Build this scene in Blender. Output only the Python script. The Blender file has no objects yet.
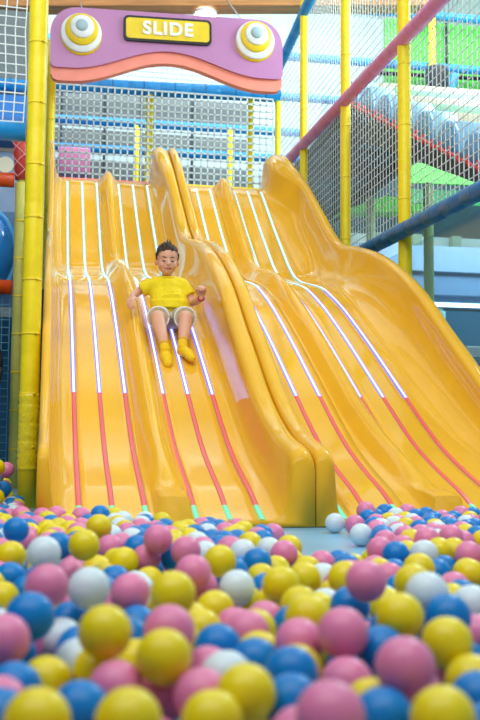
import bpy, bmesh, math, random
import numpy as np
from mathutils import Vector, Matrix, Euler

random.seed(7)
S = bpy.context.scene
COL = S.collection
PI = math.pi

# ------------------------------------------------------------------ camera, world, lights, exposure
YAW, PITCH, ROLL, CAM_H = 0.1899, 0.0838, 0.0074, 0.355
F_ = Vector((math.sin(YAW) * math.cos(PITCH), math.cos(YAW) * math.cos(PITCH), math.sin(PITCH)))
R0 = Vector((math.cos(YAW), -math.sin(YAW), 0))
U0 = R0.cross(F_)
R_ = R0 * math.cos(ROLL) + U0 * math.sin(ROLL)
U_ = -R0 * math.sin(ROLL) + U0 * math.cos(ROLL)
CAM = Vector((0, 0, CAM_H))
cd = bpy.data.cameras.new('camera')
cam = bpy.data.objects.new('camera', cd)
COL.objects.link(cam)
cam.matrix_world = Matrix(((R_.x, U_.x, -F_.x, 0), (R_.y, U_.y, -F_.y, 0), (R_.z, U_.z, -F_.z, CAM_H), (0, 0, 0, 1)))
cd.sensor_fit = 'VERTICAL'
cd.sensor_height = 36
cd.lens = 50
cd.clip_start = 0.05
cd.dof.use_dof = True
cd.dof.focus_distance = 6.3
cd.dof.aperture_fstop = 3.4
S.camera = cam

W = bpy.data.worlds.new('world')
S.world = W
W.use_nodes = True
W.node_tree.nodes['Background'].inputs['Color'].default_value = (0.75, 0.88, 1.0, 1)
W.node_tree.nodes['Background'].inputs['Strength'].default_value = 0.3


def area(name, loc, target, sx, sy, power, color):
    l = bpy.data.lights.new(name, 'AREA')
    l.shape = 'RECTANGLE'
    l.size, l.size_y, l.energy, l.color = sx, sy, power, color
    o = bpy.data.objects.new(name, l)
    COL.objects.link(o)
    o.location = loc
    o.rotation_euler = (Vector(target) - Vector(loc)).to_track_quat('-Z', 'Y').to_euler()
    return o


area('ceiling_light_slide', (1.2, 6.0, 7.4), (1.2, 6.6, 0), 11.0, 8.0, 205, (1.0, 0.98, 0.95))
area('front_fill', (-0.8, 0.6, 5.4), (0.9, 9.0, 2.6), 7.0, 4.0, 375, (1.0, 0.97, 0.93))  # added fill from the camera side, brightens posts, nets and slide
area('ceiling_light_back', (2.8, 12.8, 7.4), (2.8, 13.0, 0), 11.0, 5.5, 230, (0.88, 0.97, 1.0))
area('back_wall_fill', (3.2, 12.4, 7.2), (3.6, 16.0, 5.0), 9.0, 1.5, 330, (0.9, 0.98, 1.0))  # added fill turned to the back wall, facing away from the slide
area('ceiling_light_pit', (0.8, 2.4, 5.0), (0.8, 2.6, 0), 3.0, 2.0, 10, (0.9, 0.95, 1.0))
area('shop_front_fill', (5.8, 10.8, 3.0), (5.8, 12.6, 1.3), 3.4, 0.3, 60, (0.85, 0.97, 1.0))  # added fill, unseen from the camera, lifts the counter area
area('roller_fill', (5.4, 8.0, 5.4), (4.4, 9.2, 3.2), 2.0, 1.2, 340, (0.7, 0.92, 1.0))  # added fill out of frame, brightens the foam rollers

S.view_settings.view_transform = 'Standard'
S.view_settings.look = 'None'
S.view_settings.gamma = 1
S.view_settings.use_curve_mapping = False
S.view_settings.exposure = 0.0


# ------------------------------------------------------------------ materials
def lin(c):
    return tuple((x / 255 / 12.92) if x / 255 <= 0.04045 else ((x / 255 + 0.055) / 1.055) ** 2.4 for x in c)


MATS = {}


def mat(name, rgb, rough=0.4, bump=0.0, scale=8.0, vary=0.06, coat=0.0, spec=0.5, sss=0.0, metal=0.0):
    if name in MATS:
        return MATS[name]
    m = bpy.data.materials.new(name)
    m.use_nodes = True
    nt = m.node_tree
    b = nt.nodes['Principled BSDF']
    c = lin(rgb)
    tc = nt.nodes.new('ShaderNodeTexCoord')
    nz = nt.nodes.new('ShaderNodeTexNoise')
    nz.inputs['Scale'].default_value = scale
    nz.inputs['Detail'].default_value = 3
    nt.links.new(tc.outputs['Object'], nz.inputs['Vector'])
    rp = nt.nodes.new('ShaderNodeValToRGB')
    rp.color_ramp.elements[0].position = 0.3
    rp.color_ramp.elements[1].position = 0.7
    rp.color_ramp.elements[0].color = tuple(x * (1 - vary) for x in c) + (1,)
    rp.color_ramp.elements[1].color = tuple(min(1, x * (1 + vary)) for x in c) + (1,)
    nt.links.new(nz.outputs['Fac'], rp.inputs['Fac'])
    nt.links.new(rp.outputs['Color'], b.inputs['Base Color'])
    b.inputs['Roughness'].default_value = rough
    b.inputs['Coat Weight'].default_value = coat
    b.inputs['Coat Roughness'].default_value = 0.08
    b.inputs['Specular IOR Level'].default_value = spec
    b.inputs['Metallic'].default_value = metal
    if sss:
        b.inputs['Subsurface Weight'].default_value = sss
        b.inputs['Subsurface Radius'].default_value = (0.02, 0.01, 0.008)
    if bump:
        bp = nt.nodes.new('ShaderNodeBump')
        bp.inputs['Strength'].default_value = bump
        bp.inputs['Distance'].default_value = 0.02
        nt.links.new(nz.outputs['Fac'], bp.inputs['Height'])
        nt.links.new(bp.outputs['Normal'], b.inputs['Normal'])
    MATS[name] = m
    return m


def emit(name, rgb, strength):
    if name in MATS:
        return MATS[name]
    m = bpy.data.materials.new(name)
    m.use_nodes = True
    b = m.node_tree.nodes['Principled BSDF']
    c = lin(rgb) + (1,)
    b.inputs['Base Color'].default_value = (0.02, 0.02, 0.02, 1)
    b.inputs['Emission Color'].default_value = c
    b.inputs['Emission Strength'].default_value = strength
    b.inputs['Roughness'].default_value = 0.3
    MATS[name] = m
    return m


def wood_mat():
    m = mat('wood', (205, 142, 84), 0.55, 0.0, 3.0, 0.25)
    nt = m.node_tree
    mp = nt.nodes.new('ShaderNodeMapping')
    mp.inputs['Scale'].default_value = (0.6, 6, 6)
    tc = [n for n in nt.nodes if n.type == 'TEX_COORD'][0]
    nz = [n for n in nt.nodes if n.type == 'TEX_NOISE'][0]
    nt.links.new(tc.outputs['Object'], mp.inputs['Vector'])
    nt.links.new(mp.outputs['Vector'], nz.inputs['Vector'])
    return m


def film_mat():
    m = bpy.data.materials.new('clear_film')
    m.use_nodes = True
    nt = m.node_tree
    nt.nodes.remove(nt.nodes['Principled BSDF'])
    out = nt.nodes['Material Output']
    tr = nt.nodes.new('ShaderNodeBsdfTransparent')
    tr.inputs['Color'].default_value = (0.86, 0.95, 1, 1)
    gl = nt.nodes.new('ShaderNodeBsdfGlossy')
    gl.inputs['Roughness'].default_value = 0.18
    df = nt.nodes.new('ShaderNodeBsdfDiffuse')
    df.inputs['Color'].default_value = (0.55, 0.75, 0.85, 1)
    m1 = nt.nodes.new('ShaderNodeMixShader')
    m1.inputs['Fac'].default_value = 0.55
    m2 = nt.nodes.new('ShaderNodeMixShader')
    nz = nt.nodes.new('ShaderNodeTexNoise')
    nz.inputs['Scale'].default_value = 1.5
    mr = nt.nodes.new('ShaderNodeMapRange')
    mr.inputs['To Min'].default_value = 0.08
    mr.inputs['To Max'].default_value = 0.22
    nt.links.new(nz.outputs['Fac'], mr.inputs['Value'])
    nt.links.new(gl.outputs[0], m1.inputs[1])
    nt.links.new(df.outputs[0], m1.inputs[2])
    nt.links.new(mr.outputs[0], m2.inputs['Fac'])
    nt.links.new(tr.outputs[0], m2.inputs[1])
    nt.links.new(m1.outputs[0], m2.inputs[2])
    nt.links.new(m2.outputs[0], out.inputs['Surface'])
    return m


M_YEL = mat('slide_yellow', (233, 179, 47), 0.085, 0.06, 3.5, 0.03, spec=0.17)
M_POST = mat('post_yellow', (255, 226, 14), 0.4, 0.05, 20, 0.05)
M_POST2 = mat('post_pale_yellow', (205, 200, 95), 0.5, 0.05, 20, 0.05)
M_TIE = mat('tie_yellow', (246, 214, 18), 0.4)
M_BLUE = mat('vinyl_blue', (14, 140, 210), 0.4, 0.08, 18, 0.1)
M_DBLUE = mat('vinyl_deep_blue', (6, 104, 168), 0.4, 0.08, 18, 0.1)
M_PINK = mat('vinyl_pink', (224, 130, 178), 0.45, 0.06, 18, 0.08)
M_ORANGE = mat('vinyl_orange', (214, 74, 20), 0.45, 0.06, 18, 0.08)
M_RED = mat('vinyl_red', (200, 62, 52), 0.5, 0.06, 18, 0.08)
M_NET = mat('net_white', (225, 235, 235), 0.7)
M_SALMON = mat('salmon', (250, 145, 125), 0.45)
M_PURPLE = mat('purple', (190, 128, 178), 0.42, 0, 3, 0.03)
M_WHITE = mat('white', (238, 242, 242), 0.4)
M_GREY = mat('light_grey', (165, 190, 196), 0.4)
M_BLACK = mat('black', (18, 24, 30), 0.5)
M_SIGNY = mat('sign_yellow', (238, 205, 20), 0.4)
M_WALL = mat('wall_paint', (205, 224, 226), 0.7, 0, 2, 0.03)
M_WALLD = mat('dark_wall', (30, 70, 90), 0.7, 0, 2, 0.1)
M_MAT = mat('floor_mat', (128, 184, 216), 0.3, 0, 2.2, 0.14)
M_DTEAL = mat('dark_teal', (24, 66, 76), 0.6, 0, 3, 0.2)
M_TEAL = mat('teal_panel', (88, 150, 168), 0.5, 0, 3, 0.1)
M_GREYP = mat('grey_panel', (170, 174, 168), 0.7, 0, 3, 0.06)
M_GREEN = mat('green_turf', (88, 205, 70), 0.7, 0.1, 14, 0.2)
M_CREAM = mat('cream_vinyl', (240, 236, 205), 0.45)
M_MINT = mat('mint_vinyl', (160, 228, 190), 0.45)
M_LBLUE = mat('light_blue_vinyl', (150, 212, 245), 0.45)
M_CAPBLUE = mat('slate_blue_vinyl', (104, 165, 208), 0.5)
M_SKIN = mat('skin', (222, 168, 140), 0.5, 0, 12, 0.04, sss=0.1)
M_HAIR = mat('hair', (62, 44, 34), 0.6, 0.4, 60, 0.3)
M_SHIRT = mat('shirt_yellow', (240, 215, 15), 0.8, 0.15, 60, 0.06)
M_SHORT = mat('shorts_beige', (186, 178, 150), 0.85, 0.15, 60, 0.08)
M_SOCK = mat('sock_yellow', (240, 200, 20), 0.85, 0.2, 90, 0.08)
M_DARKBROWN = mat('dark_brown', (52, 34, 28), 0.5)
M_LIP = mat('lip', (176, 95, 88), 0.5)
M_BAND = mat('wristband', (215, 60, 90), 0.5)
M_FILM = film_mat()
M_DSLOT = mat('dark_green_panel', (20, 62, 58), 0.6)
M_ROPE = mat('red_rope', (214, 60, 60), 0.7)
M_PSKY = mat('painted_sky', (150, 180, 215), 0.6, 0, 2, 0.12)
M_BEIGE = mat('beige_panel', (205, 190, 160), 0.6)


# ------------------------------------------------------------------ mesh helpers
def finish(name, bm, m, parent=None, smooth=True):
    me = bpy.data.meshes.new(name)
    bmesh.ops.recalc_face_normals(bm, faces=bm.faces[:])
    bm.to_mesh(me)
    bm.free()
    for x in (m if isinstance(m, (list, tuple)) else [m]):
        me.materials.append(x)
    if smooth:
        me.polygons.foreach_set('use_smooth', [True] * len(me.polygons))
    o = bpy.data.objects.new(name, me)
    COL.objects.link(o)
    if parent:
        o.parent = parent
    return o


def empty(name, loc=(0, 0, 0)):
    o = bpy.data.objects.new(name, None)
    COL.objects.link(o)
    o.location = loc
    o.empty_display_size = 0.1
    return o


def tag(o, label, cat, group=None, kind=None):
    o['label'] = label
    o['category'] = cat
    if group:
        o['group'] = group
    if kind:
        o['kind'] = kind
    return o


def struct(o):
    o['kind'] = 'structure'
    return o


def add_box(bm, c, s, rot=None, mi=0, bev=0.0):
    r = bmesh.ops.create_cube(bm, size=1)
    vs = r['verts']
    bmesh.ops.scale(bm, vec=s, verts=vs)
    if bev:
        es = {e for v in vs for e in v.link_edges}
        rb = bmesh.ops.bevel(bm, geom=list(es), offset=bev, segments=2, affect='EDGES', profile=0.5)
        vs = rb['verts']
    if rot is not None:
        bmesh.ops.rotate(bm, cent=(0, 0, 0), matrix=rot, verts=vs)
    bmesh.ops.translate(bm, vec=c, verts=vs)
    for f in {f for v in vs for f in v.link_faces}:
        f.material_index = mi


def frame(d):
    d = Vector(d).normalized()
    a = Vector((0, 0, 1)) if abs(d.z) < 0.9 else Vector((1, 0, 0))
    u = a.cross(d).normalized()
    return d, u, d.cross(u)


def add_tube(bm, pts, rad, seg=12, caps='flat', mi=0, squash=None):
    """lofted tube through points; rad a number or list; caps 'flat' or 'round'."""
    pts = [Vector(p) for p in pts]
    if not isinstance(rad, (list, tuple)):
        rad = [rad] * len(pts)
    P, Rr = list(pts), list(rad)
    if caps == 'round':
        d0 = (pts[1] - pts[0]).normalized()
        d1 = (pts[-1] - pts[-2]).normalized()
        pre, post = [], []
        for a in (80, 60, 35, 15):
            t = math.radians(a)
            pre.append((pts[0] - d0 * rad[0] * math.sin(t), rad[0] * math.cos(t)))
        for a in (15, 35, 60, 80):
            t = math.radians(a)
            post.append((pts[-1] + d1 * rad[-1] * math.sin(t), rad[-1] * math.cos(t)))
        P = [p for p, _ in pre] + P + [p for p, _ in post]
        Rr = [r for _, r in pre] + Rr + [r for _, r in post]
    rings = []
    _, u, v = frame(P[1] - P[0])
    for i, (p, r) in enumerate(zip(P, Rr)):
        t = (P[min(i + 1, len(P) - 1)] - P[max(i - 1, 0)]).normalized()
        u = (u - t * u.dot(t)).normalized()
        v = t.cross(u)
        rings.append([bm.verts.new(p + (u * math.cos(2 * PI * k / seg) + v * math.sin(2 * PI * k / seg)) * r) for k in range(seg)])
    for a, b in zip(rings, rings[1:]):
        for k in range(seg):
            bm.faces.new((a[k], a[(k + 1) % seg], b[(k + 1) % seg], b[k])).material_index = mi
    bm.faces.new(rings[0][::-1]).material_index = mi
    bm.faces.new(rings[-1]).material_index = mi


def add_ellipsoid(bm, c, r, rot=None, mi=0, seg=24):
    q = bmesh.ops.create_uvsphere(bm, u_segments=seg, v_segments=max(8, seg * 2 // 3), radius=1)
    vs = q['verts']
    bmesh.ops.scale(bm, vec=r, verts=vs)
    if rot is not None:
        bmesh.ops.rotate(bm, cent=(0, 0, 0), matrix=rot, verts=vs)
    bmesh.ops.translate(bm, vec=c, verts=vs)
    for f in {f for v in vs for f in v.link_faces}:
        f.material_index = mi


def add_loft(bm, sections, closed=True, cap=True, mi=0):
    rings = [[bm.verts.new(p) for p in s] for s in sections]
    n = len(rings[0])
    for a, b in zip(rings, rings[1:]):
        for k in range(n if closed else n - 1):
            bm.faces.new((a[k], a[(k + 1) % n], b[(k + 1) % n], b[k])).material_index = mi
    if cap and closed:
        bm.faces.new(rings[0][::-1]).material_index = mi
        bm.faces.new(rings[-1]).material_index = mi
    return rings


def add_prism(bm, outline, y0, y1, mi=0):
    """outline of (x,z) extruded along y."""
    a = [bm.verts.new((x, y0, z)) for x, z in outline]
    b = [bm.verts.new((x, y1, z)) for x, z in outline]
    n = len(a)
    for k in range(n):
        bm.faces.new((a[k], a[(k + 1) % n], b[(k + 1) % n], b[k])).material_index = mi
    bm.faces.new(a).material_index = mi
    bm.faces.new(b[::-1]).material_index = mi


def mono(xs, ys):
    """monotone cubic interpolation."""
    xs, ys = np.array(xs, float), np.array(ys, float)
    h = np.diff(xs)
    d = np.diff(ys) / h
    m = np.zeros(len(xs))
    m[1:-1] = [0 if a * b <= 0 else 2 * a * b / (a + b) for a, b in zip(d, d[1:])]
    m[0], m[-1] = d[0], d[-1]

    def f(x):
        x = min(max(x, xs[0]), xs[-1])
        i = min(int(np.searchsorted(xs, x, side='right')) - 1, len(h) - 1)
        i = max(i, 0)
        t = (x - xs[i]) / h[i]
        return float((2 * t ** 3 - 3 * t ** 2 + 1) * ys[i] + (t ** 3 - 2 * t ** 2 + t) * h[i] * m[i]
                     + (-2 * t ** 3 + 3 * t ** 2) * ys[i + 1] + (t ** 3 - t ** 2) * h[i] * m[i + 1])
    return f


def remeshed(name, bm, m, voxel, parent=None, smooth_iter=6):
    """one continuous skin around overlapping volumes."""
    me = bpy.data.meshes.new('tmp')
    bmesh.ops.recalc_face_normals(bm, faces=bm.faces[:])
    bm.to_mesh(me)
    bm.free()
    t = bpy.data.objects.new('tmp', me)
    COL.objects.link(t)
    md = t.modifiers.new('r', 'REMESH')
    md.mode = 'VOXEL'
    md.voxel_size = voxel
    md2 = t.modifiers.new('s', 'SMOOTH')
    md2.iterations = smooth_iter
    md2.factor = 0.5
    bpy.context.view_layer.update()
    dg = bpy.context.evaluated_depsgraph_get()
    ev = t.evaluated_get(dg)
    nm = bpy.data.meshes.new_from_object(ev)
    nm.name = name
    nm.materials.clear()
    for x in (m if isinstance(m, (list, tuple)) else [m]):
        nm.materials.append(x)
    nm.polygons.foreach_set('use_smooth', [True] * len(nm.polygons))
    bpy.data.objects.remove(t)
    bpy.data.meshes.remove(me)
    o = bpy.data.objects.new(name, nm)
    COL.objects.link(o)
    if parent:
        o.parent = parent
    return o


# ------------------------------------------------------------------ the room
bm = bmesh.new(); add_box(bm, (2.5, 10.55, -0.08), (13, 12.9, 0.16)); struct(finish('floor', bm, M_MAT, smooth=False))
bm = bmesh.new(); add_box(bm, (2.5, 0.5, -0.125), (13, 7.1, 0.07)); struct(finish('floor', bm, M_MAT, smooth=False))
bm = bmesh.new(); add_box(bm, (2.5, 3.585, -0.045), (13, 1.0, 0.09), None, 0, 0.012); tag(finish('landing_mat', bm, M_MAT, smooth=False), 'pale blue landing mat at the foot of the slides, bare near the middle', 'mat')
bm = bmesh.new(); add_box(bm, (2.5, 7.5, 7.75), (13, 19, 0.1)); struct(finish('ceiling', bm, M_WHITE, smooth=False))
bm = bmesh.new(); add_box(bm, (2.5, 16.05, 3.85), (13, 0.1, 7.7)); struct(finish('wall_back', bm, M_WALL, smooth=False))
bm = bmesh.new(); add_box(bm, (-3.95, 7.5, 3.85), (0.1, 19, 7.7)); struct(finish('wall_left', bm, M_WALLD, smooth=False))
bm = bmesh.new(); add_box(bm, (8.95, 7.5, 3.85), (0.1, 19, 7.7)); struct(finish('wall_right', bm, M_WALL, smooth=False))
bm = bmesh.new()
a0, a1 = Vector((-1.2, 12.03, 5.68)), Vector((4.4, 10.82, 5.68))
ang = math.atan2(a1.y - a0.y, a1.x - a0.x)
L = (a1 - a0).length
add_box(bm, (0, 0, 0), (L, 0.26, 0.36), None, 0, 0.012)
bo = finish('ceiling_beam', bm, wood_mat(), smooth=False)
bo.location = (a0 + a1) / 2
bo.rotation_euler = (0, 0, ang)
struct(bo)

# ------------------------------------------------------------------ the slides
LANE = mono([4.19, 4.33, 4.47, 4.72, 4.99, 5.25, 5.54, 5.86, 6.19, 6.5, 6.85, 7.12, 7.38, 7.7, 8.0, 8.25, 8.45, 8.7, 9.06, 9.4, 9.66, 9.80, 10.0],
            [0.03, 0.079, 0.138, 0.222, 0.325, 0.455, 0.618, 0.80, 0.987, 1.155, 1.335, 1.455, 1.555, 1.635, 1.70, 1.785, 1.90, 2.09, 2.375, 2.66, 2.87, 2.94, 2.95])
WALLP = mono([4.185, 4.195, 4.22, 4.27, 4.36, 4.49, 4.60, 4.71, 4.88, 5.08, 5.45, 5.75, 6.1, 6.5, 7.0, 7.5, 7.9, 8.2, 8.55, 9.0, 9.4, 9.7, 9.88, 9.96, 10.0],
             [0.275, 0.30, 0.325, 0.348, 0.368, 0.395, 0.425, 0.465, 0.54, 0.65, 0.90, 1.10, 1.345, 1.565, 1.775, 1.92, 2.02, 2.17, 2.42, 2.75, 3.05, 3.25, 3.345, 3.36, 3.33])
YS = [4.19, 4.2, 4.215, 4.235, 4.26, 4.3, 4.35, 4.42] + list(np.arange(4.5, 9.65, 0.075)) + [9.68, 9.74, 9.8, 9.86, 9.9, 9.94, 9.97, 9.985, 10.0]
YS = [float(y) for y in YS]


def base_z(y):
    return max(0.003, min(LANE(y), 9) - 0.42) if y > 5.2 else 0.003


def wall_section(y, xb, xt, xo, flat=0.03):
    """closed outline of one side wall: flat foot on the lane, curved face, rounded lip, outer skirt."""
    f, w = LANE(y), WALLP(y)
    s = 1 if xt > xb else -1
    if y > 9.0 and abs(xt - xb) > 0.07 and s > 0:
        u = min(1, (y - 9.0) / 0.7)
        u = u * u * (3 - 2 * u)
        xt = xt + (xb + 0.03 + 0.1 * (xt - xb) - xt) * u
    r = abs(xo - xt) / 2
    pts = [(xb - s * flat, f), (xb - s * flat / 2, f), (xb, f)]
    p0, p1, p2, p3 = (xb, f), (xb + 0.75 * (xt - xb), f + 0.0), (xt - s * 0.01, f + 0.30 * (w - f)), (xt, w - r * 0.9)
    for i in range(1, 13):
        t = i / 12
        b = [(1 - t) ** 3, 3 * t * (1 - t) ** 2, 3 * t * t * (1 - t), t ** 3]
        pts.append((sum(k * p[0] for k, p in zip(b, (p0, p1, p2, p3))), sum(k * p[1] for k, p in zip(b, (p0, p1, p2, p3)))))
    cx = xt + s * r
    for a in (165, 145, 120, 95, 70, 45, 22, 0):
        t = math.radians(a)
        pts.append((cx + s * r * math.cos(t), w - r * 0.9 + r * 0.9 * math.sin(t)))
    b0 = min(base_z(y), f - 0.02)
    pts.append((xo, (w + b0) / 2))
    pts.append((xo, b0))
    pts.append((xb - s * flat, b0))
    return [Vector((x, y, z)) for x, z in pts]


def ridge_h(y):
    if y < 4.42:
        return 0.135 - LANE(y) + (y - 4.19) * 0.12
    return mono([4.42, 4.7, 5.2, 9.5, 9.75, 9.85, 9.9], [0.135 + 0.0276 - LANE(4.42), 0.085, 0.10, 0.115, 0.105, 0.07, 0.02])(y)


def make_slide(xl_out, xl_top, xl_b, ridge, xr_b, xr_top, xr_out, strips, label, skew=0.0):
    root = empty('wave_slide', ((xl_out + xr_out) / 2, 4.19, 0))
    org = root.location.copy()

    def fin(name, bm, m):
        bmesh.ops.translate(bm, vec=-org, verts=bm.verts[:])
        return finish(name, bm, m, root)
    for args in ((xl_b, xl_top, xl_out), (xr_b, xr_top, xr_out)):
        bm = bmesh.new()
        add_loft(bm, [wall_section(y, *args) for y in YS])
        fin('side_wall', bm, M_YEL)
    hw = 0.075
    for x0, x1 in ((xl_b + 0.03, ridge - hw - 0.02), (ridge + hw + 0.02, xr_b - 0.03)):
        bm = bmesh.new()
        secs = []
        for y in YS:
            f = LANE(y)
            b0 = min(base_z(y), f - 0.02)
            xs = np.linspace(x0, x1, 7)
            secs.append([Vector((x, y, f)) for x in xs] + [Vector((x1, y, b0)), Vector((x0, y, b0))])
        add_loft(bm, secs)
        fin('lane', bm, M_YEL)
    bm = bmesh.new()
    secs = []
    for y in YS:
        if y > 9.92:
            continue
        f, h = LANE(y), ridge_h(y)
        rx = ridge + skew * max(0.0, min(1.0, (5.4 - y) / 1.1))
        blk = max(0.0, min(1.0, (4.5 - y) / 0.12))
        pr = []
        for u in np.linspace(-1, 1, 19):
            a = abs(u)
            round_ = 0.0 if a > 0.98 else (math.cos(min(1, a / 0.98) * PI) + 1) / 2
            round_ = round_ ** 0.62
            box_ = 1.0 if a < 0.62 else max(0.0, 1 - ((a - 0.62) / 0.16) ** 1.6) if a < 0.78 else 0.0
            pr.append((rx + u * (hw + 0.02), f + h * (round_ * (1 - blk) + box_ * blk)))
        b0 = min(base_z(y), f - 0.02)
        e = hw + 0.02 + abs(skew) + .02
        pr = [(ridge - e, f - .0015)] + pr + [(ridge + e, f - .0015), (ridge + e, b0), (ridge - e, b0)]
        secs.append([Vector((x, y, z)) for x, z in pr])
    add_loft(bm, secs)
    fin('divider_ridge', bm, M_YEL)
    # light strips let into the lanes: three stretches of colour along each
    core = [emit('led_green', (110, 245, 200), 0.95), emit('led_red', (255, 74, 66), 0.9), emit('led_bluewhite', (190, 200, 255), 2.1), emit('led_cyanwhite', (190, 240, 250), 1.9)]
    edge = [emit('led_green_edge', (110, 235, 170), 0.9), emit('led_red_edge', (220, 96, 100), 0.7), emit('led_blue_edge', (66, 76, 255), 2.6), emit('led_cyan_edge', (130, 215, 225), 1.0)]
    for x in strips:
        bm = bmesh.new()
        ys = [4.2] + [y for y in YS if 4.2 < y < 9.72]
        for c in (4.345, 5.56, 7.3):
            ys.append(c)
        ys = sorted(ys)
        prev = None
        for y in ys:
            z = LANE(y)
            row = [bm.verts.new((x + dx, y, z + dz)) for dx, dz in ((-0.0122, -0.003), (-0.012, 0.003), (-0.0066, 0.004), (0.0066, 0.004), (0.012, 0.003), (0.0122, -0.003))]
            if prev:
                ym = (y + py) / 2
                k = 0 if ym < 4.345 else 1 if ym < 5.56 else 2 if ym < 7.3 else 3
                for i in range(5):
                    bm.faces.new((prev[i], prev[i + 1], row[i + 1], row[i])).material_index = k if i == 2 else 4 + k
            prev, py = row, y
        o = fin('light_strip', bm, core + edge)
        o['label'] = 'glowing light strip, white above and red below'
    tag(root, label, 'slide')
    return root


make_slide(-0.036, 0.012, 0.105, 0.535, 0.94, 1.035, 1.139, (0.141, 0.281, 0.421, 0.632, 0.772, 0.912),
           'yellow double-lane wave slide beside the tall yellow post, a boy riding its second lane')
make_slide(1.145, 1.225, 1.275, 1.69, 2.09, 2.34, 2.43, (1.258 + 0.02, 1.398, 1.538, 1.78, 1.92, 2.06),
           'empty yellow double-lane wave slide beside the tall white net wall', 0.055)

# platform behind the slides
root = empty('play_platform', (1.2, 11.0, 0))
tag(root, 'raised platform at the top of the slides with salmon and yellow padded edge', 'platform')


def part(name, bm, m, root, smooth=True):
    bmesh.ops.translate(bm, vec=-Vector(root.location), verts=bm.verts[:])
    return finish(name, bm, m, root, smooth)


bm = bmesh.new(); add_box(bm, (1.26, 10.9, 2.85), (2.4, 1.5, 0.14)); part('deck', bm, M_GREYP, root, False)
bm = bmesh.new(); add_box(bm, (0.54, 10.07, 2.96), (1.14, 0.12, 0.12), None, 0, 0.03); o = part('edge_pad', bm, M_SALMON, root); o['label'] = 'salmon pink edge pad'
bm = bmesh.new(); add_box(bm, (1.74, 10.07, 2.96), (1.24, 0.12, 0.12), None, 0, 0.03); o = part('edge_pad', bm, M_POST, root); o['label'] = 'yellow edge pad'
for x, y in ((0.0, 10.3), (2.4, 10.3), (1.2, 11.5)):
    bm = bmesh.new(); add_box(bm, (x, y, 1.39), (0.08, 0.08, 2.78)); part('leg', bm, M_DBLUE, root, False)


# ------------------------------------------------------------------ posts, rails, nets
def lathe_profile(z0, z1, r, step=0.42, groove=0.025):
    pts = [(r, z0)]
    z = z0 + step
    while z < z1 - 0.1:
        pts += [(r, z - 0.012), (r * (1 - groove), z), (r, z + 0.012)]
        z += step
    pts.append((r, z1))
    return pts


def post(x, y, z0, z1, r, m, label, group='padded posts of the play frame', bands=()):
    root = empty('padded_post', (x, y, z0))
    bm = bmesh.new()
    pr = lathe_profile(0, z1 - z0, r)
    add_tube(bm, [(0, 0, z) for _, z in pr], [a for a, _ in pr], 20)
    finish('foam_sleeve', bm, m, root)
    for z in bands:
        bm = bmesh.new()
        add_tube(bm, [(0, 0, z - z0 - 0.007), (0, 0, z - z0 + 0.007)], r * 1.018, 20)
        add_box(bm, (r * 0.5, -r * 0.9, z - z0), (0.016, 0.014, 0.012))
        finish('tie_band', bm, M_TIE, root)
    bm = bmesh.new()
    add_tube(bm, [(0, 0, z1 - z0), (0, 0, z1 - z0 + 0.03)], r * 0.55, 16)
    finish('end_cap', bm, m, root)
    tag(root, label, 'post', group)
    return root


def rail(p0, p1, r, m, label, group='padded rails of the play frame', bands=True, mband=None):
    p0, p1 = Vector(p0), Vector(p1)
    root = empty('padded_rail', p0)
    d = p1 - p0
    n = max(2, int(d.length / 0.35))
    bm = bmesh.new()
    pts, rr = [Vector((0, 0, 0))], [r]
    for i in range(1, n):
        c = d * i / n
        e = d.normalized() * 0.012
        pts += [c - e, c, c + e]
        rr += [r, r * 0.93, r]
    pts.append(d); rr.append(r)
    add_tube(bm, pts, rr, 18)
    finish('foam_sleeve', bm, m, root)
    if bands:
        for i in range(n):
            c = d * (i + 0.5) / n
            e = d.normalized() * 0.008
            bm = bmesh.new()
            add_tube(bm, [c - e, c + e], r * 1.03, 18)
            finish('tie_band', bm, mband or m, root)
    tag(root, label, 'rail', group)
    return root


def net(o0, ux, uz, w, h, cell, th, label, group='white safety nets', sag=0.0, m=None, name='safety_net'):
    """rectangular net from corner o0 along unit vectors ux (width) and uz (height)."""
    o0, ux, uz = Vector(o0), Vector(ux), Vector(uz)
    nrm = ux.cross(uz).normalized()
    bm = bmesh.new()
    rng = random.Random(int(w * 1000 + h * 77))
    nx, nz = round(w / cell), round(h / cell)
    ns = 6 if sag else 1

    def off(s, t):
        if not sag:
            return Vector((0, 0, 0))
        return nrm * (sag * math.sin(s * 9) * math.sin(t * 7)) + ux * sag * 0.5 * math.sin(t * 11 + s * 3) + uz * sag * 0.5 * math.sin(s * 13 + t * 2)

    def strand(pts):
        rings = []
        for i, p in enumerate(pts):
            t = (pts[min(i + 1, len(pts) - 1)] - pts[max(0, i - 1)]).normalized()
            v = t.cross(nrm).normalized()
            rings.append([bm.verts.new(p + (v * a + nrm * b) * th / 2) for a, b in ((1, 1), (-1, 1), (-1, -1), (1, -1))])
        for a, b in zip(rings, rings[1:]):
            for k in range(4):
                bm.faces.new((a[k], a[(k + 1) % 4], b[(k + 1) % 4], b[k]))
    for i in range(nx + 1):
        s = w * i / nx
        strand([o0 + ux * s + uz * (h * j / ns) + off(s, h * j / ns) for j in range(ns + 1)])
    for j in range(nz + 1):
        t = h * j / nz
        strand([o0 + ux * (w * i / ns) + uz * t + off(w * i / ns, t) for i in range(ns + 1)])
    o = finish(name, bm, m or M_NET, None, False)
    me = o.data
    c = o0 + ux * w / 2
    me.transform(Matrix.Translation(-c))
    o.location = c
    tag(o, label, 'net', group)
    return o


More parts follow.
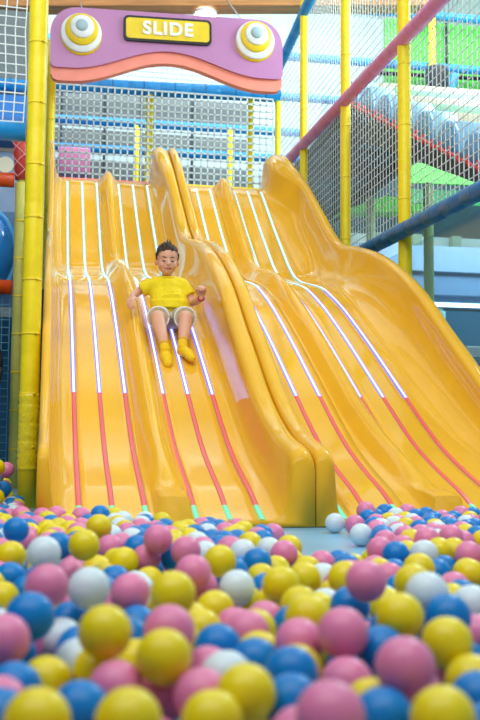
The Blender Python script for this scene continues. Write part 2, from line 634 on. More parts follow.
# tall front post at the slide's left edge
fp = post(-0.098, 5.6, 0.0, 4.2, 0.053, M_POST, 'tall yellow padded post in front, close beside the slide, crinkled near its foot',
          bands=(0.33, 0.62, 0.95, 1.25, 1.6, 1.9, 2.25, 2.6, 2.95, 3.2))
bm = bmesh.new()
rng = random.Random(3)
pts, rr = [], []
for i in range(26):
    z = 0.20 + 0.42 * i / 25
    pts.append((rng.uniform(-.0015, .0015), rng.uniform(-.0015, .0015), z)); rr.append(0.0555 + (0.003 if i % 2 else -0.001) + rng.uniform(-.001, .001))
add_tube(bm, pts, rr, 22)
for v in bm.verts:
    v.co.x += rng.uniform(-.0012, .0012); v.co.y += rng.uniform(-.0012, .0012)
o = finish('crinkled_wrap', bm, mat('tape_yellow', (246, 224, 30), 0.22, 0.3, 60, 0.08, coat=0.4), fp)
o['label'] = 'shiny crinkled yellow tape wrap'
post(-0.244, 8.0, 0.0, 2.41, 0.046, M_POST2, 'pale olive-yellow padded post behind the tall front post, red cushion on top',
     bands=[0.3 + 0.3 * i for i in range(7)])
# red cushion with netting on the olive post
root = empty('red_cushion', (-0.244, 8.0, 2.44)); tag(root, 'red upright cushion wound with netting under the blue corner rail', 'cushion')
bm = bmesh.new(); add_tube(bm, [(0, 0, 0), (-0.01, 0, 0.2), (-0.02, 0, 0.40)], [0.05, 0.055, 0.062], 18); finish('cushion', bm, M_RED, root)
bm = bmesh.new()
for k in range(2):
    for j in range(3):
        pts = [((0.064 - 0.008 * (1 - i / 20)) * math.cos(j * 2.1 + (1 if k else -1) * i * 0.32) - 0.02 * i / 20, (0.064 - 0.008 * (1 - i / 20)) * math.sin(j * 2.1 + (1 if k else -1) * i * 0.32), 0.01 + 0.37 * i / 20) for i in range(21)]
        add_tube(bm, pts, 0.004, 5)
finish('winding_net', bm, mat('pink_net', (235, 160, 160), .7), root)

# left side frame
rail((-1.9, 5.62, 2.09), (-0.155, 5.62, 2.09), 0.053, M_BLUE, 'blue padded rail meeting the tall front post below the hanging net')
rail((-1.9, 8.0, 2.43), (-0.30, 8.0, 2.43), 0.058, M_ORANGE, 'upper orange padded rail ending at the olive post')
rail((-1.9, 8.0, 1.57), (-0.30, 8.0, 1.57), 0.058, M_ORANGE, 'lower orange padded rail ending at the olive post')
net((-1.9, 5.62, 2.15), (1, 0, 0), (0, 0, 1), 1.735, 1.6, 0.056, 0.0065, 'white square-mesh net hanging above the blue rail beside the front post', sag=0.012)
net((-1.9, 8.05, 0.05), (1, 0, 0), (0, 0, 1), 1.59, 1.45, 0.06, 0.004, 'thin pale blue net under the lower orange rail', m=mat('net_blue', (120, 190, 210), .7))
bm = bmesh.new(); add_box(bm, (-1.2, 9.6, 3.95), (2.0, 0.06, 1.1)); tag(finish('grey_mesh_panel', bm, mat('mesh_grey', (128, 140, 142), .7, 0, 30, .1), smooth=False), 'grey panel high behind the hanging white net', 'panel')
rail((-2.2, 9.45, 3.72), (-0.2, 9.45, 3.72), 0.06, M_BLUE, 'blue rail crossing behind the hanging white net')
root = empty('blue_slide_hood', (-0.9, 9.3, 3.1)); tag(root, 'faceted bright blue plastic hood behind the hanging net above the blue rail', 'hood')
bm = bmesh.new()
sec = [[Vector((x, y, z)) for y, z in ((-.3, 0), (-.32, .16), (-.15, .42), (.15, .42), (.3, .16), (.3, 0))] for x in (-1.0, -0.5, 0.2, 0.7)]
add_loft(bm, sec); finish('hood_shell', bm, mat('plastic_blue', (20, 120, 210), .3), root, False)
bm = bmesh.new()
for x in (-0.5, 0.2):
    add_loft(bm, [[Vector((x + dx, y * 1.03, z * 1.03)) for y, z in ((-.3, 0), (-.32, .16), (-.15, .42), (.15, .42), (.3, .16), (.3, 0))] for dx in (-.03, .03)])
finish('hood_rib', bm, mat('plastic_deep_blue', (18, 84, 170), .3), root, False)
bm = bmesh.new(); add_box(bm, (-1.1, 9.3, 2.75), (1.6, 0.05, 0.62)); 
add_tube(bm, [(-0.43, 9.26, 2.90), (-0.43, 9.272, 2.90)], 0.075, 24, mi=1)
add_tube(bm, [(-0.72, 9.26, 2.8), (-0.72, 9.272, 2.8)], 0.13, 24, mi=1)
add_box(bm, (-1.1, 9.268, 3.04), (1.6, 0.012, 0.03), None, 2)
tag(finish('painted_panel', bm, [M_PSKY, M_CREAM, M_BEIGE], smooth=False), 'pale painted panel with cream spots beneath the blue rail', 'panel')
# blue bubble window between the orange rails
root = empty('bubble_window', (-0.75, 8.6, 1.95)); tag(root, 'round bright blue bubble window between the two orange rails', 'window')
bm = bmesh.new(); add_ellipsoid(bm, (0, 0, 0), (0.44, 0.2, 0.44), None, 0, 32); finish('dome', bm, mat('bubble_blue', (30, 130, 215), .15, coat=.5), root)
bm = bmesh.new(); add_tube(bm, [(0.46 * math.cos(t), 0.02, 0.46 * math.sin(t)) for t in np.linspace(0, 2 * PI * 0.999, 40)], 0.03, 10); finish('rim', bm, mat('bubble_rim', (70, 160, 225), .3), root)
bm = bmesh.new(); add_box(bm, (-1.1, 9.05, 1.98), (1.75, 0.05, 0.85)); tag(finish('blue_back_panel', bm, mat('haze_blue', (96, 136, 178), .6, 0, 2, .1), smooth=False), 'hazy blue panel behind the bubble window', 'panel')
# dark blue tube slide end
root = empty('tube_slide', (-0.72, 7.4, 0.9)); tag(root, 'deep blue tube slide mouth low behind the front post', 'tube slide')
bm = bmesh.new()
ring = [(0.37 + 0.0) , 0.33]
add_loft(bm, [[Vector((r * math.cos(t), y, r * math.sin(t))) for t in np.linspace(0, 2 * PI, 40, endpoint=False)] for y, r in ((0, .33), (-.02, .35), (0, .37), (0.58, .37), (0.58, .33), (0.0, .33))], True, False)
finish('tube', bm, mat('tube_blue', (22, 70, 190), .25, coat=.4), root)
bm = bmesh.new(); add_tube(bm, [(0.385 * math.cos(t), 0.0, 0.385 * math.sin(t)) for t in np.linspace(0, 2 * PI * 0.999, 48)], 0.016, 8); o = finish('mouth_rim', bm, M_BLACK, root); o['label'] = 'black rim'
bm = bmesh.new(); add_box(bm, (0, 0.3, -0.64), (0.3, 0.3, 0.52)); finish('stand', bm, M_DBLUE, root, False)
bm = bmesh.new(); add_box(bm, (-1.25, 10.2, 0.8), (2.2, 0.06, 1.6)); tag(finish('dark_teal_panel', bm, mat('cyan_panel', (30, 100, 140), .6, 0, 3, .2), smooth=False), 'dark blue-green panel low behind the tube slide', 'panel')
bm = bmesh.new(); add_box(bm, (-0.10, 8.9, 0.85), (0.16, 0.05, 1.7)); add_box(bm, (-0.10, 8.88, 0.93), (0.17, 0.05, 0.08), None, 1); tag(finish('narrow_green_panel', bm, [M_DSLOT, M_BLACK], smooth=False), 'narrow dark green panel in the gap between front post and slide', 'panel')

# frame behind the slide top
post(1.12, 11.7, 2.925, 4.55, 0.047, M_POST, 'yellow post behind the slide top, under the left half of the sign', bands=(3.4, 3.9))
post(2.36, 11.7, 2.925, 4.56, 0.042, M_POST, 'yellow post behind the slide top, under the right end of the sign', bands=(3.5, 4.0))
post(-0.035, 10.35, 0.0, 4.55, 0.045, M_POST, 'yellow post half hidden behind the tall front post at the slide top', bands=(3.2, 3.7))
post(2.70, 11.7, 0.0, 4.7, 0.036, M_POST, 'thin yellow corner post just right of the sign', bands=(3.6, 4.1))
rail((-0.25, 11.7, 4.56), (2.72, 11.7, 4.64), 0.09, M_BLUE, 'thick bright blue rail across the slide top just under the sign', mband=M_DBLUE)
net((-0.1, 11.62, 2.93), (1, 0, 0), (0, 0, 1), 2.72, 1.62, 0.081, 0.017, 'white square-mesh net across the platform behind the slide tops')
net((-0.1, 11.7, 4.62), (1, 0, 0), (0, 0, 1), 2.8, 0.62, 0.06, 0.008, 'white net strip above the blue rail, behind the sign arch')

# side wall of net
PX = 2.75
sp = [(12.05, 0.040), (10.62, 0.045), (9.02, 0.050), (7.42, 0.054)]
lab = [None, 'tall yellow post farthest back in the net wall right of the sign', 'tall yellow post in the middle of the net wall, where the pink rail slants past', 'tall thick yellow post nearest the camera in the net wall, blue rail joined to it']
for (y, r), l in zip(sp[1:], lab[1:]):
    post(PX, y, 0.0, 5.6, r, M_POST, l, bands=[1.5, 2.3, 2.9, 3.4, 4.1])
rail((PX - 0.02, 12.0, 3.72), (PX - 0.02, 6.3, 3.57), 0.058, M_PINK, 'pink padded rail slanting across the net wall')
rail((PX - 0.06, 11.0, 2.12), (PX - 0.06, 5.4, 1.97), 0.062, M_DBLUE, 'deep blue padded rail along the bottom of the net wall')
rail((PX, 12.1, 5.02), (PX, 8.6, 5.50), 0.06, M_BLUE, 'blue padded rail at the top of the net wall under the wooden beam')
ylist = [12.0, 10.62, 9.02, 7.42, 5.5]
nl = ['white net bay farthest back in the net wall', 'white net bay between the two rear posts of the net wall', 'white net bay between middle and nearest posts of the net wall', 'white net bay in front of the nearest post, before the foam rollers']
for a, b, l in zip(ylist, ylist[1:], nl):
    net((PX + 0.03, b + 0.05, 2.08), (0, 1, 0), (0, 0, 1), a - b - 0.1, 3.1, 0.078, 0.0058, l)

# far frame: rails on the back
for z, t, m in ((4.52, .06, 0), (4.92, .06, 0), (5.45, .06, 0), (6.07, .065, 0), (6.88, .065, 0)):
    rail((-1.5, 14, z - .03), (8.2, 14, z + .05), t, M_BLUE,
         {4.52: 'lowest blue rail on the far frame, seen through the net behind the slides', 4.92: 'second lowest blue rail on the far frame behind the slide net',
          5.45: 'blue rail on the far frame level with the sign', 6.07: 'blue rail on the far frame crossing between the net wall posts', 6.88: 'topmost blue rail on the far frame near the ceiling'}[z], bands=False)
post(1.13, 13.6, 0, 4.72, 0.04, M_POST, 'thin yellow post on the far frame, seen through the net left of centre')
post(2.45, 13.6, 0, 4.78, 0.035, M_POST, 'thin yellow post on the far frame, seen through the net below the sign')
root = empty('panel_wall', (0.8, 14.3, 0)); tag(root, 'grey panelled wall with dark straps far behind the slide net', 'wall panel')
for z, h in ((5.2, .45), (4.72, .3), (2.2, 4.4)):
    bm = bmesh.new(); add_box(bm, (0.8, 14.3, z), (4.2, .05, h), None, 0, .01); part('panel', bm, mat('panel_grey', (122, 128, 126), .7, 0, 3, .08), root, False)
for x in (0.1, 0.72, 1.25, 2.0):
    bm = bmesh.new(); add_box(bm, (x, 14.265, 4.55), (0.035, 0.02, 1.7)); part('strap', bm, mat('strap', (60, 70, 78), .7), root, False)
bm = bmesh.new(); add_box(bm, (0.29, 13.9, 4.2), (0.42, 0.7, 0.36), None, 0, .02); tag(finish('pink_mat', bm, M_PINK), 'pink foam mat seen through the net behind the first lane', 'mat')

# ------------------------------------------------------------------ upper right: deck, rollers, green lawn wall
root = empty('upper_deck', (4.3, 11.4, 3.6)); tag(root, 'dark slatted deck overhead behind the net wall', 'deck')
bm = bmesh.new()
y = 9.35
rng = random.Random(5)
while y < 13.4:
    w = 0.24
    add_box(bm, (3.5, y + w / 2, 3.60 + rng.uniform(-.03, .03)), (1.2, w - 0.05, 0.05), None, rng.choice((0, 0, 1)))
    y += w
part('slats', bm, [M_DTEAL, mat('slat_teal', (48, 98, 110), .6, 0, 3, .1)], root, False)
bm = bmesh.new()
add_box(bm, (3.5, 11.4, 3.72), (1.22, 4.1, 0.06)); part('deck_board', bm, M_BLACK, root, False)
for x in (3.1, 3.9):
    bm = bmesh.new(); add_box(bm, (x, 11.4, 3.53), (0.06, 4.1, 0.08)); part('beam', bm, M_BLACK, root, False)
RY0, RZ0, RY1, RZ1 = 9.35, 3.70, 6.0, 2.05
sl = Vector((0, RY1 - RY0, RZ1 - RZ0)).normalized()
nr = Vector((0, -sl.z, sl.y)); nr = nr if nr.z > 0 else -nr
bm = bmesh.new()
out = [(9.35, 3.70), (6.0, 2.05), (6.0, 2.0), (9.35, 3.40)]
va = [bm.verts.new((2.93, a, b)) for a, b in out]; vb = [bm.verts.new((6.2, a, b)) for a, b in out]
for k in range(4):
    bm.faces.new((va[k], va[(k + 1) % 4], vb[(k + 1) % 4], vb[k]))
bm.faces.new(va); bm.faces.new(vb[::-1])
ramp = finish('climbing_ramp', bm, M_BLACK, smooth=False); tag(ramp, 'dark sloping ramp under the foam rollers behind the net wall', 'ramp')
bm = bmesh.new()
pts = [Vector((2.88, RY0, RZ0 + .05)).lerp(Vector((2.88, RY1, RZ1 + .05)), i / 40) + Vector((0, 0, .008 * math.sin(i * 2.1))) for i in range(41)]
add_tube(bm, pts, 0.014, 8)
for i in range(2, 40, 2):
    add_tube(bm, [pts[i] - Vector((0, 0, .03)), pts[i] + Vector((0, 0, .05))], 0.012, 6)
tag(finish('red_rope', bm, M_ROPE), 'red knotted rope edging the sloping ramp of foam rollers', 'rope')
cols = [M_CREAM, M_MINT, M_CREAM, M_MINT, M_CREAM, M_LBLUE, M_LBLUE, M_LBLUE]
labs = ['topmost cream foam roller on the ramp', 'upper mint green foam roller on the ramp', 'middle cream foam roller, between two mint rollers', 'lower mint green foam roller on the ramp',
        'lowest cream foam roller on the ramp, above the light blue rollers', 'topmost light blue foam roller just under the lowest cream one', 'middle light blue foam roller on the ramp', 'lowest light blue foam roller nearest the camera']
for i, (m, l) in enumerate(zip(cols, labs)):
    t = -0.10 + i * 0.148
    cw = 0.24 if i < 5 else 0.9
    c = Vector((3.0, RY0, RZ0)).lerp(Vector((3.0, RY1, RZ1)), t) + nr * 0.005
    root = empty('foam_roller', c); tag(root, l, 'roller', 'foam rollers on the sloping ramp')
    prof = [sl * (0.225 * math.cos(a)) + nr * (0.235 * math.sin(a)) for a in np.linspace(0, PI, 15)]
    bm = bmesh.new(); add_loft(bm, [[p * k + Vector((x, 0, 0)) for p in prof] for x, k in ((0.03, 1), (cw, 1))]); finish('blue_collar', bm, M_LBLUE, root)
    bm = bmesh.new(); add_loft(bm, [[p + Vector((x, 0, 0)) for p in prof] for x in (cw + .002, 3.1)]); finish('roller_body', bm, m, root)
    bm = bmesh.new(); add_loft(bm, [[p * k + Vector((x, 0, 0)) for p in prof] for x, k in ((-0.01, .9), (0.0, .97), (0.028, 1.0))]); o = finish('end_disc', bm, M_CAPBLUE, root); o['label'] = 'slate blue end disc'

bm = bmesh.new(); add_box(bm, (6.75, 14.35, 6.25), (3.5, 0.08, 1.4))
tag(finish('green_turf_panel', bm, M_GREEN, smooth=False), 'bright green panel high behind the foam rollers', 'panel')
bm = bmesh.new()
add_tube(bm, [(4.8, 14.2, 6.02), (8.2, 14.2, 6.10)], 0.035, 8)
add_tube(bm, [(5.95, 14.2, 6.07), (5.95, 14.2, 6.9)], 0.03, 8)
tag(finish('black_pipe_frame', bm, M_BLACK), 'thin black pipes crossing the bright green panel', 'frame')
post(5.60, 13.86, 0.0, 6.85, 0.06, M_POST, 'yellow post in front of the bright green panel')
root = empty('punch_bag', (5.30, 13.0, 5.35)); tag(root, 'black, yellow and blue hanging bumper in front of the green panel', 'bumper')
bm = bmesh.new(); add_box(bm, (0, 0, .17), (.26, .26, .36), None, 0, .04); finish('upper_half', bm, M_BLACK, root)
bm = bmesh.new(); add_box(bm, (0, 0, -.12), (.26, .26, .22), None, 0, .04); finish('lower_half', bm, M_POST, root)
bm = bmesh.new(); add_box(bm, (.2, 0, .02), (.12, .2, .5), Matrix.Rotation(.25, 3, 'Y'), 0, .04); finish('side_pad', bm, M_BLUE, root)
bm = bmesh.new(); add_tube(bm, [(0, 0, .34), (0, 0, 1.4)], .012, 6); finish('cord', bm, M_BLACK, root)

# green slope and posts under the deck
def slab(name, q, t, m, label, cat):
    bm = bmesh.new()
    va = [bm.verts.new(p) for p in q]; vb = [bm.verts.new((p[0], p[1] + t, p[2])) for p in q]
    for k in range(4):
        bm.faces.new((va[k], va[(k + 1) % 4], vb[(k + 1) % 4], vb[k]))
    bm.faces.new(va); bm.faces.new(vb[::-1])
    tag(finish(name, bm, m, smooth=False), label, cat)


slab('green_awning', [(4.2, 11.2, 3.50), (7.6, 11.2, 3.58), (7.6, 12.1, 4.35), (4.15, 12.1, 4.25)], .06, M_GREEN, 'bright green sloping awning under the ramp, right of the nearest net post', 'awning')
slab('dark_green_valance', [(4.2, 11.25, 3.27), (7.6, 11.25, 3.32), (7.6, 11.25, 3.49), (4.2, 11.25, 3.44)], .05, mat('deep_green', (30, 130, 70), .6, 0, 6, .2), 'dark green strip hanging below the green awning', 'valance')
slab('green_ledge_pad', [(3.65, 12.3, 3.36), (5.0, 12.3, 3.44), (5.0, 12.3, 3.52), (4.3, 12.3, 3.62)], .3, M_GREEN, 'small bright green pad under the deck between the two nearer net posts', 'pad')
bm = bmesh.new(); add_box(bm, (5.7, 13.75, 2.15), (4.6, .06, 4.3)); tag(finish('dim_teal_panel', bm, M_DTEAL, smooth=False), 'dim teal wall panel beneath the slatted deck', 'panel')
for x, y, l in ((3.62, 10.9, 'pale green post seen through the net between the two rear posts'), (4.05, 10.2, 'pale green post just right of the nearest net post')):
    post(x, y, 0, 3.2 if x < 5 else 3.9, 0.055, mat('pale_green_post', (176, 200, 140), .6), l)

root = empty('window_band', (6.2, 13.5, 3.1)); tag(root, 'pale window band with grey-green columns above the blue-grey fascia', 'window')
bm = bmesh.new(); add_box(bm, (6.2, 13.55, 3.12), (4.2, .04, .5)); part('pane', bm, mat('pale_pane', (190, 215, 215), .3, 0, 2, .12), root, False)
for x in (4.6, 5.15, 5.75, 6.4, 7.1):
    bm = bmesh.new(); add_box(bm, (x, 13.45, 3.12), (.14, .12, .5)); part('column', bm, mat('column_green', (150, 178, 160), .6), root, False)

# lower right: shop front behind the clear film
root = empty('soffit_fascia', (5.6, 12.0, 2.5)); tag(root, 'wide blue-grey fascia with layered bands behind the clear film', 'fascia')
bm = bmesh.new(); add_box(bm, (5.6, 12.0, 2.70), (4.4, 0.5, 0.32)); part('upper_band', bm, mat('slate1', (120, 150, 175), .6), root, False)
bm = bmesh.new(); add_box(bm, (5.6, 12.05, 2.40), (4.4, 0.4, 0.28)); part('middle_band', bm, mat('slate2', (84, 124, 160), .6), root, False)
bm = bmesh.new(); add_box(bm, (5.6, 12.1, 2.2), (4.4, 0.3, 0.12)); part('lower_band', bm, mat('slate3', (60, 120, 165), .6), root, False)
root = empty('light_tube', (5.4, 11.86, 2.13)); tag(root, 'long white light tube under the blue-grey fascia', 'light')
bm = bmesh.new(); add_tube(bm, [(-1.9, 0, 0), (2.2, 0, 0)], 0.022, 10); finish('tube', bm, emit('tube_light', (225, 245, 255), 5.0), root)
bm = bmesh.new(); add_box(bm, (0.15, 0.05, 0.01), (4.2, 0.06, 0.05)); finish('housing', bm, M_WHITE, root, False)
post(4.72, 11.55, 0, 2.0, 0.075, mat('pillar_grey', (120, 165, 170), .6), 'pale grey-green pillar crossing the white light tube')
root = empty('counter_wall', (5.6, 12.8, 0)); tag(root, 'teal counter with dark ledge at the lower right behind the slide wall', 'counter')
bm = bmesh.new(); add_box(bm, (5.6, 12.8, .72), (4.6, .3, 1.44)); part('front_panel', bm, M_TEAL, root, False)
bm = bmesh.new(); add_box(bm, (5.6, 12.75, 1.49), (4.7, .5, .1)); part('ledge', bm, mat('ledge', (60, 88, 104), .5), root, False)
bm = bmesh.new(); add_box(bm, (5.6, 13.4, 1.9), (4.6, .06, .75)); tag(finish('sky_blue_panel', bm, mat('skyb', (60, 150, 195), .6, 0, 2, .15), smooth=False), 'bright blue back panel behind the counter', 'panel')
root = empty('drinks_fridge', (5.9, 13.2, 1.545)); 
bm = bmesh.new(); add_box(bm, (0, 0, .11), (1.9, .12, .2), None, 0, .02); finish('case', bm, M_WHITE, root, False)
bm = bmesh.new()
for k in range(6):
    add_box(bm, (-.8 + .32 * k, -.065, .11), (.05, .02, .2), None, 0)
finish('frame_bars', bm, mat('brass', (200, 190, 110), .5), root, False)
root.name = 'low_white_case'
tag(root, 'low white case with pale yellow bars on the dark ledge', 'case')
bm = bmesh.new(); add_box(bm, (2.80, 6.75, 1.2), (0.004, 2.9, 1.45)); tag(finish('clear_film', bm, M_FILM, smooth=False), 'clear plastic film stretched below the deep blue rail', 'film')

# ------------------------------------------------------------------ the SLIDE sign
SY = 9.86
root = empty('slide_sign', (1.135, SY, 4.3))
tag(root, 'arched purple and salmon sign reading SLIDE with two ring eyes above the slides', 'sign')


def arch(x, z0, h):
    u = min(1, abs(x - 1.135) / 0.98)
    return z0 + h * (0.5 + 0.5 * math.cos(PI * u))


def sign_outline(x0, x1, zt, zb, h, cr, cb):
    pts = []
    for a in np.linspace(0, 90, 9):
        t = math.radians(a); pts.append((x1 - cr + cr * math.cos(t), zt - cr + cr * math.sin(t)))
    for a in np.linspace(90, 180, 9):
        t = math.radians(a); pts.append((x0 + cr + cr * math.cos(t), zt - cr + cr * math.sin(t)))
    pts.append((x0, zb + cb)); pts.append((x0 + cb * .3, zb + cb * .3)); pts.append((x0 + cb, zb))
    for x in np.linspace(x0 + cb + .03, x1 - cb - .03, 40):
        pts.append((x, arch(x, zb, h)))
    pts.append((x1 - cb, zb)); pts.append((x1 - cb * .3, zb + cb * .3)); pts.append((x1, zb + cb))
    return pts


def spart(name, bm, m, smooth=False, parent=None):
    p = parent or root
    off = Vector(root.location)
    bmesh.ops.translate(bm, vec=-off, verts=bm.verts[:])
    o = finish(name, bm, m, p, smooth)
    return o


bm = bmesh.new(); add_prism(bm, sign_outline(-0.055, 2.325, 4.715, 4.09, 0.225, 0.27, 0.05), SY, SY + 0.10); spart('purple_board', bm, M_PURPLE)
bm = bmesh.new(); add_prism(bm, sign_outline(-0.052, 2.318, 4.66, 3.965, 0.235, 0.22, 0.07), SY + 0.03, SY + 0.12); spart('salmon_trim', bm, M_SALMON)
for ex, ez in ((0.25, 4.435), (2.03, 4.475)):
    def disc(cx, cz, r, y0, y1, m, nm):
        bm = bmesh.new()
        add_tube(bm, [(cx, y1, cz), (cx, y0 + .012, cz), (cx, y0, cz)], [r, r, r - .012], 40)
        return spart(nm, bm, m, True)
    e = disc(ex, ez - .012, .205, SY - .02, SY + .01, M_SIGNY, 'eye')
    e2 = disc(ex, ez + .005, .203, SY - .045, SY - .015, M_WHITE, 'outer_ring'); e2.parent = e
    e2 = disc(ex + .005, ez + .035, .165, SY - .065, SY - .04, M_SIGNY, 'yellow_ring'); e2.parent = e
    e2 = disc(ex + .008, ez + .055, .118, SY - .085, SY - .06, M_WHITE, 'inner_ring'); e2.parent = e
    e2 = disc(ex + .005, ez + .065, .062, SY - .10, SY - .08, M_GREY, 'pupil'); e2.parent = e


for bx in (0.3, 2.0):
    bm = bmesh.new(); by = 12.03 - (bx + 1.2) * 1.21 / 5.6 - .12
    add_tube(bm, [(bx, SY + .08, 4.6), (bx, by, 5.53)], .007, 8); o = spart('hanging_rod', bm, M_GREY, True)


def rrect(cx, cz, w, h, r):
    pts = []
    for sx, sz, a0 in ((1, 1, 0), (-1, 1, 90), (-1, -1, 180), (1, -1, 270)):
        for a in np.linspace(a0, a0 + 90, 6):
            t = math.radians(a)
            pts.append((cx + sx * (w / 2 - r) + r * math.cos(t), cz + sz * (h / 2 - r) + r * math.sin(t)))
    return pts


bm = bmesh.new(); add_prism(bm, rrect(1.122, 4.527, .90, .262, .05), SY - .03, SY + .005); plate = spart('name_plate', bm, M_BLACK); plate['label'] = 'black bordered plate'
bm = bmesh.new(); add_prism(bm, rrect(1.122, 4.527, .85, .212, .035), SY - .036, SY - .025); o = spart('yellow_face', bm, M_SIGNY, parent=plate)
cu = bpy.data.curves.new('lettering', 'FONT')
cu.body = 'SLIDE'
cu.size = 0.185
cu.extrude = 0.006
cu.offset = 0.006
cu.space_character = 1.16
cu.align_x = 'CENTER'
cu.align_y = 'CENTER'
to = bpy.data.objects.new('t', cu)
COL.objects.link(to)
bpy.context.view_layer.update()
me = bpy.data.meshes.new_from_object(to.evaluated_get(bpy.context.evaluated_depsgraph_get()))
bpy.data.objects.remove(to)
me.transform(Matrix.Translation((1.122 - root.location.x, -.042, 4.527 - root.location.z)) @ Matrix.Rotation(PI / 2, 4, 'X'))
me.materials.clear(); me.materials.append(M_WHITE)
me.name = 'lettering'
lo = bpy.data.objects.new('lettering', me); COL.objects.link(lo); lo.parent = plate
lo['label'] = 'white capital letters SLIDE'
root.rotation_euler = (0, -0.021, 0)
root.location.z += 0.022

# ceiling lamp under the beam
root = empty('ceiling_lamp', (1.74, 11.40, 5.43)); tag(root, 'round white downlight glowing under the wooden beam above the sign', 'lamp')
bm = bmesh.new(); add_tube(bm, [(0, 0, .012), (0, 0, .045)], .14, 32); finish('housing', bm, M_WHITE, root)
bm = bmesh.new(); add_ellipsoid(bm, (0, 0, .011), (.13, .13, .045)); finish('diffuser', bm, emit('lamp_glow', (255, 252, 245), 14), root)


# ------------------------------------------------------------------ the boy
def V(*a):
    return Vector(a)


person = None
bm = bmesh.new()
PEL, CHEST, NECK, HEAD = V(.765, 6.40, 1.178), V(.757, 6.44, 1.32), V(.750, 6.445, 1.425), V(.746, 6.425, 1.545)
SHL, ELL, WRL = V(.655, 6.45, 1.385), V(.557, 6.46, 1.335), V(.512, 6.30, 1.282)
SHR, ELR, WRR = V(.848, 6.45, 1.390), V(.918, 6.42, 1.270), V(.948, 6.27, 1.282)
HIL, KNL, ANL, TOL = V(.705, 6.38, 1.165), V(.655, 6.11, 1.128), V(.690, 5.975, .918), V(.697, 5.875, .822)
HIR, KNR, ANR, TOR = V(.828, 6.38, 1.165), V(.832, 6.11, 1.132), V(.797, 6.00, .945), V(.838, 5.885, .862)


def add_torso(bm, g, lo=-.03):
    add_tube(bm, [PEL + V(0, 0, lo), PEL + V(0, 0, lo + .06), CHEST.lerp(PEL, .5), CHEST, CHEST + V(0, 0, .05)], [.07 + g, .082 + g, .078 + g, .078 + g, .06 + g], 20, 'round')
    for s, h in ((-1, .0), (1, .0)):
        add_tube(bm, [PEL + V(s * .045, 0, lo + .03), CHEST + V(s * .045, 0, 0), CHEST + V(s * .05, 0, .045)], [.068 + g, .064 + g, .045 + g], 16, 'round')


add_torso(bm, 0)
add_tube(bm, [SHL, V(.75, 6.445, 1.39), SHR], [.034, .05, .034], 14, 'round')
add_tube(bm, [NECK + V(0, .0, -.03), NECK, NECK + V(-.002, -.005, .05)], [.042, .034, .034], 16, 'round')
# head: turned to look down the slide
hr = Matrix.Rotation(math.radians(10), 3, 'X')


def hp(x, y, z):
    return HEAD + hr @ V(x, y, z)


add_ellipsoid(bm, hp(0, .012, .028), (.071, .084, .078), hr)
add_ellipsoid(bm, hp(0, -.010, -.020), (.063, .068, .072), hr)
add_ellipsoid(bm, hp(0, -.030, -.062), (.040, .042, .034), hr)
for s in (-1, 1):
    add_ellipsoid(bm, hp(s * .032, -.048, -.030), (.026, .022, .026), hr)
    add_ellipsoid(bm, hp(s * .072, .012, -.012), (.009, .016, .024), hr)
    add_ellipsoid(bm, hp(s * .027, -.056, .013), (.019, .011, .007), hr)
add_tube(bm, [hp(0, -.072, .008), hp(0, -.082, -.012), hp(0, -.088, -.022)], [.006, .008, .010], 10, 'round')
add_ellipsoid(bm, hp(0, -.070, -.046), (.022, .010, .006), hr)
add_ellipsoid(bm, hp(0, -.068, -.055), (.019, .010, .006), hr)
# arms and legs
add_tube(bm, [SHL, SHL.lerp(ELL, .5), ELL, ELL.lerp(WRL, .4), WRL], [.034, .031, .027, .027, .0195], 14, 'round')
add_tube(bm, [SHR, SHR.lerp(ELR, .5), ELR, ELR.lerp(WRR, .4), WRR], [.034, .031, .027, .027, .0195], 14, 'round')
for h, k, a, t in ((HIL, KNL, ANL, TOL), (HIR, KNR, ANR, TOR)):
    add_tube(bm, [h, h.lerp(k, .5), k], [.066, .056, .043], 16, 'round')
    add_tube(bm, [k, k.lerp(a, .3) + V(0, .012, 0), k.lerp(a, .65), a], [.041, .044, .034, .026], 16, 'round')
    heel = a + V(0, .016, -.030)
    add_tube(bm, [heel, a.lerp(t, .5) + V(0, 0, -.004), t], [.028, .028, .020], 14, 'round')


def hand(bm, wrist, d, palm, thumb, curl):
    """palm and five fingers; d = pointing direction, palm = palm normal, thumb = side of the thumb."""
    d = d.normalized(); palm = (palm - d * palm.dot(d)).normalized(); th = d.cross(palm); th = th if th.dot(thumb) > 0 else -th
    base = wrist + d * .012
    for k, off in enumerate((.018, .006, -.006, -.018)):
        add_tube(bm, [base + th * off * .6, base + d * .045 + th * off], [.011, .0105], 10, 'round')
        p = base + d * .05 + th * off
        ln = (.024, .027, .025, .020)[k]
        pts, a = [p], 0.0
        for j in range(3):
            a += curl * (0.75, 1.0, .8)[j]
            p = p + (d * math.cos(a) + palm * math.sin(a)) * ln * (1, .75, .6)[j]
            pts.append(p)
        add_tube(bm, pts, [.0078, .0074, .0068, .0058], 8, 'round')
    p = base + d * .010 + th * .018
    q = p + (d * .55 + th * .75 + palm * .3) * .026
    r = q + (d * .8 - th * .1 + palm * .55) * .022
    add_tube(bm, [base, p, q, r], [.012, .0105, .0085, .007], 8, 'round')


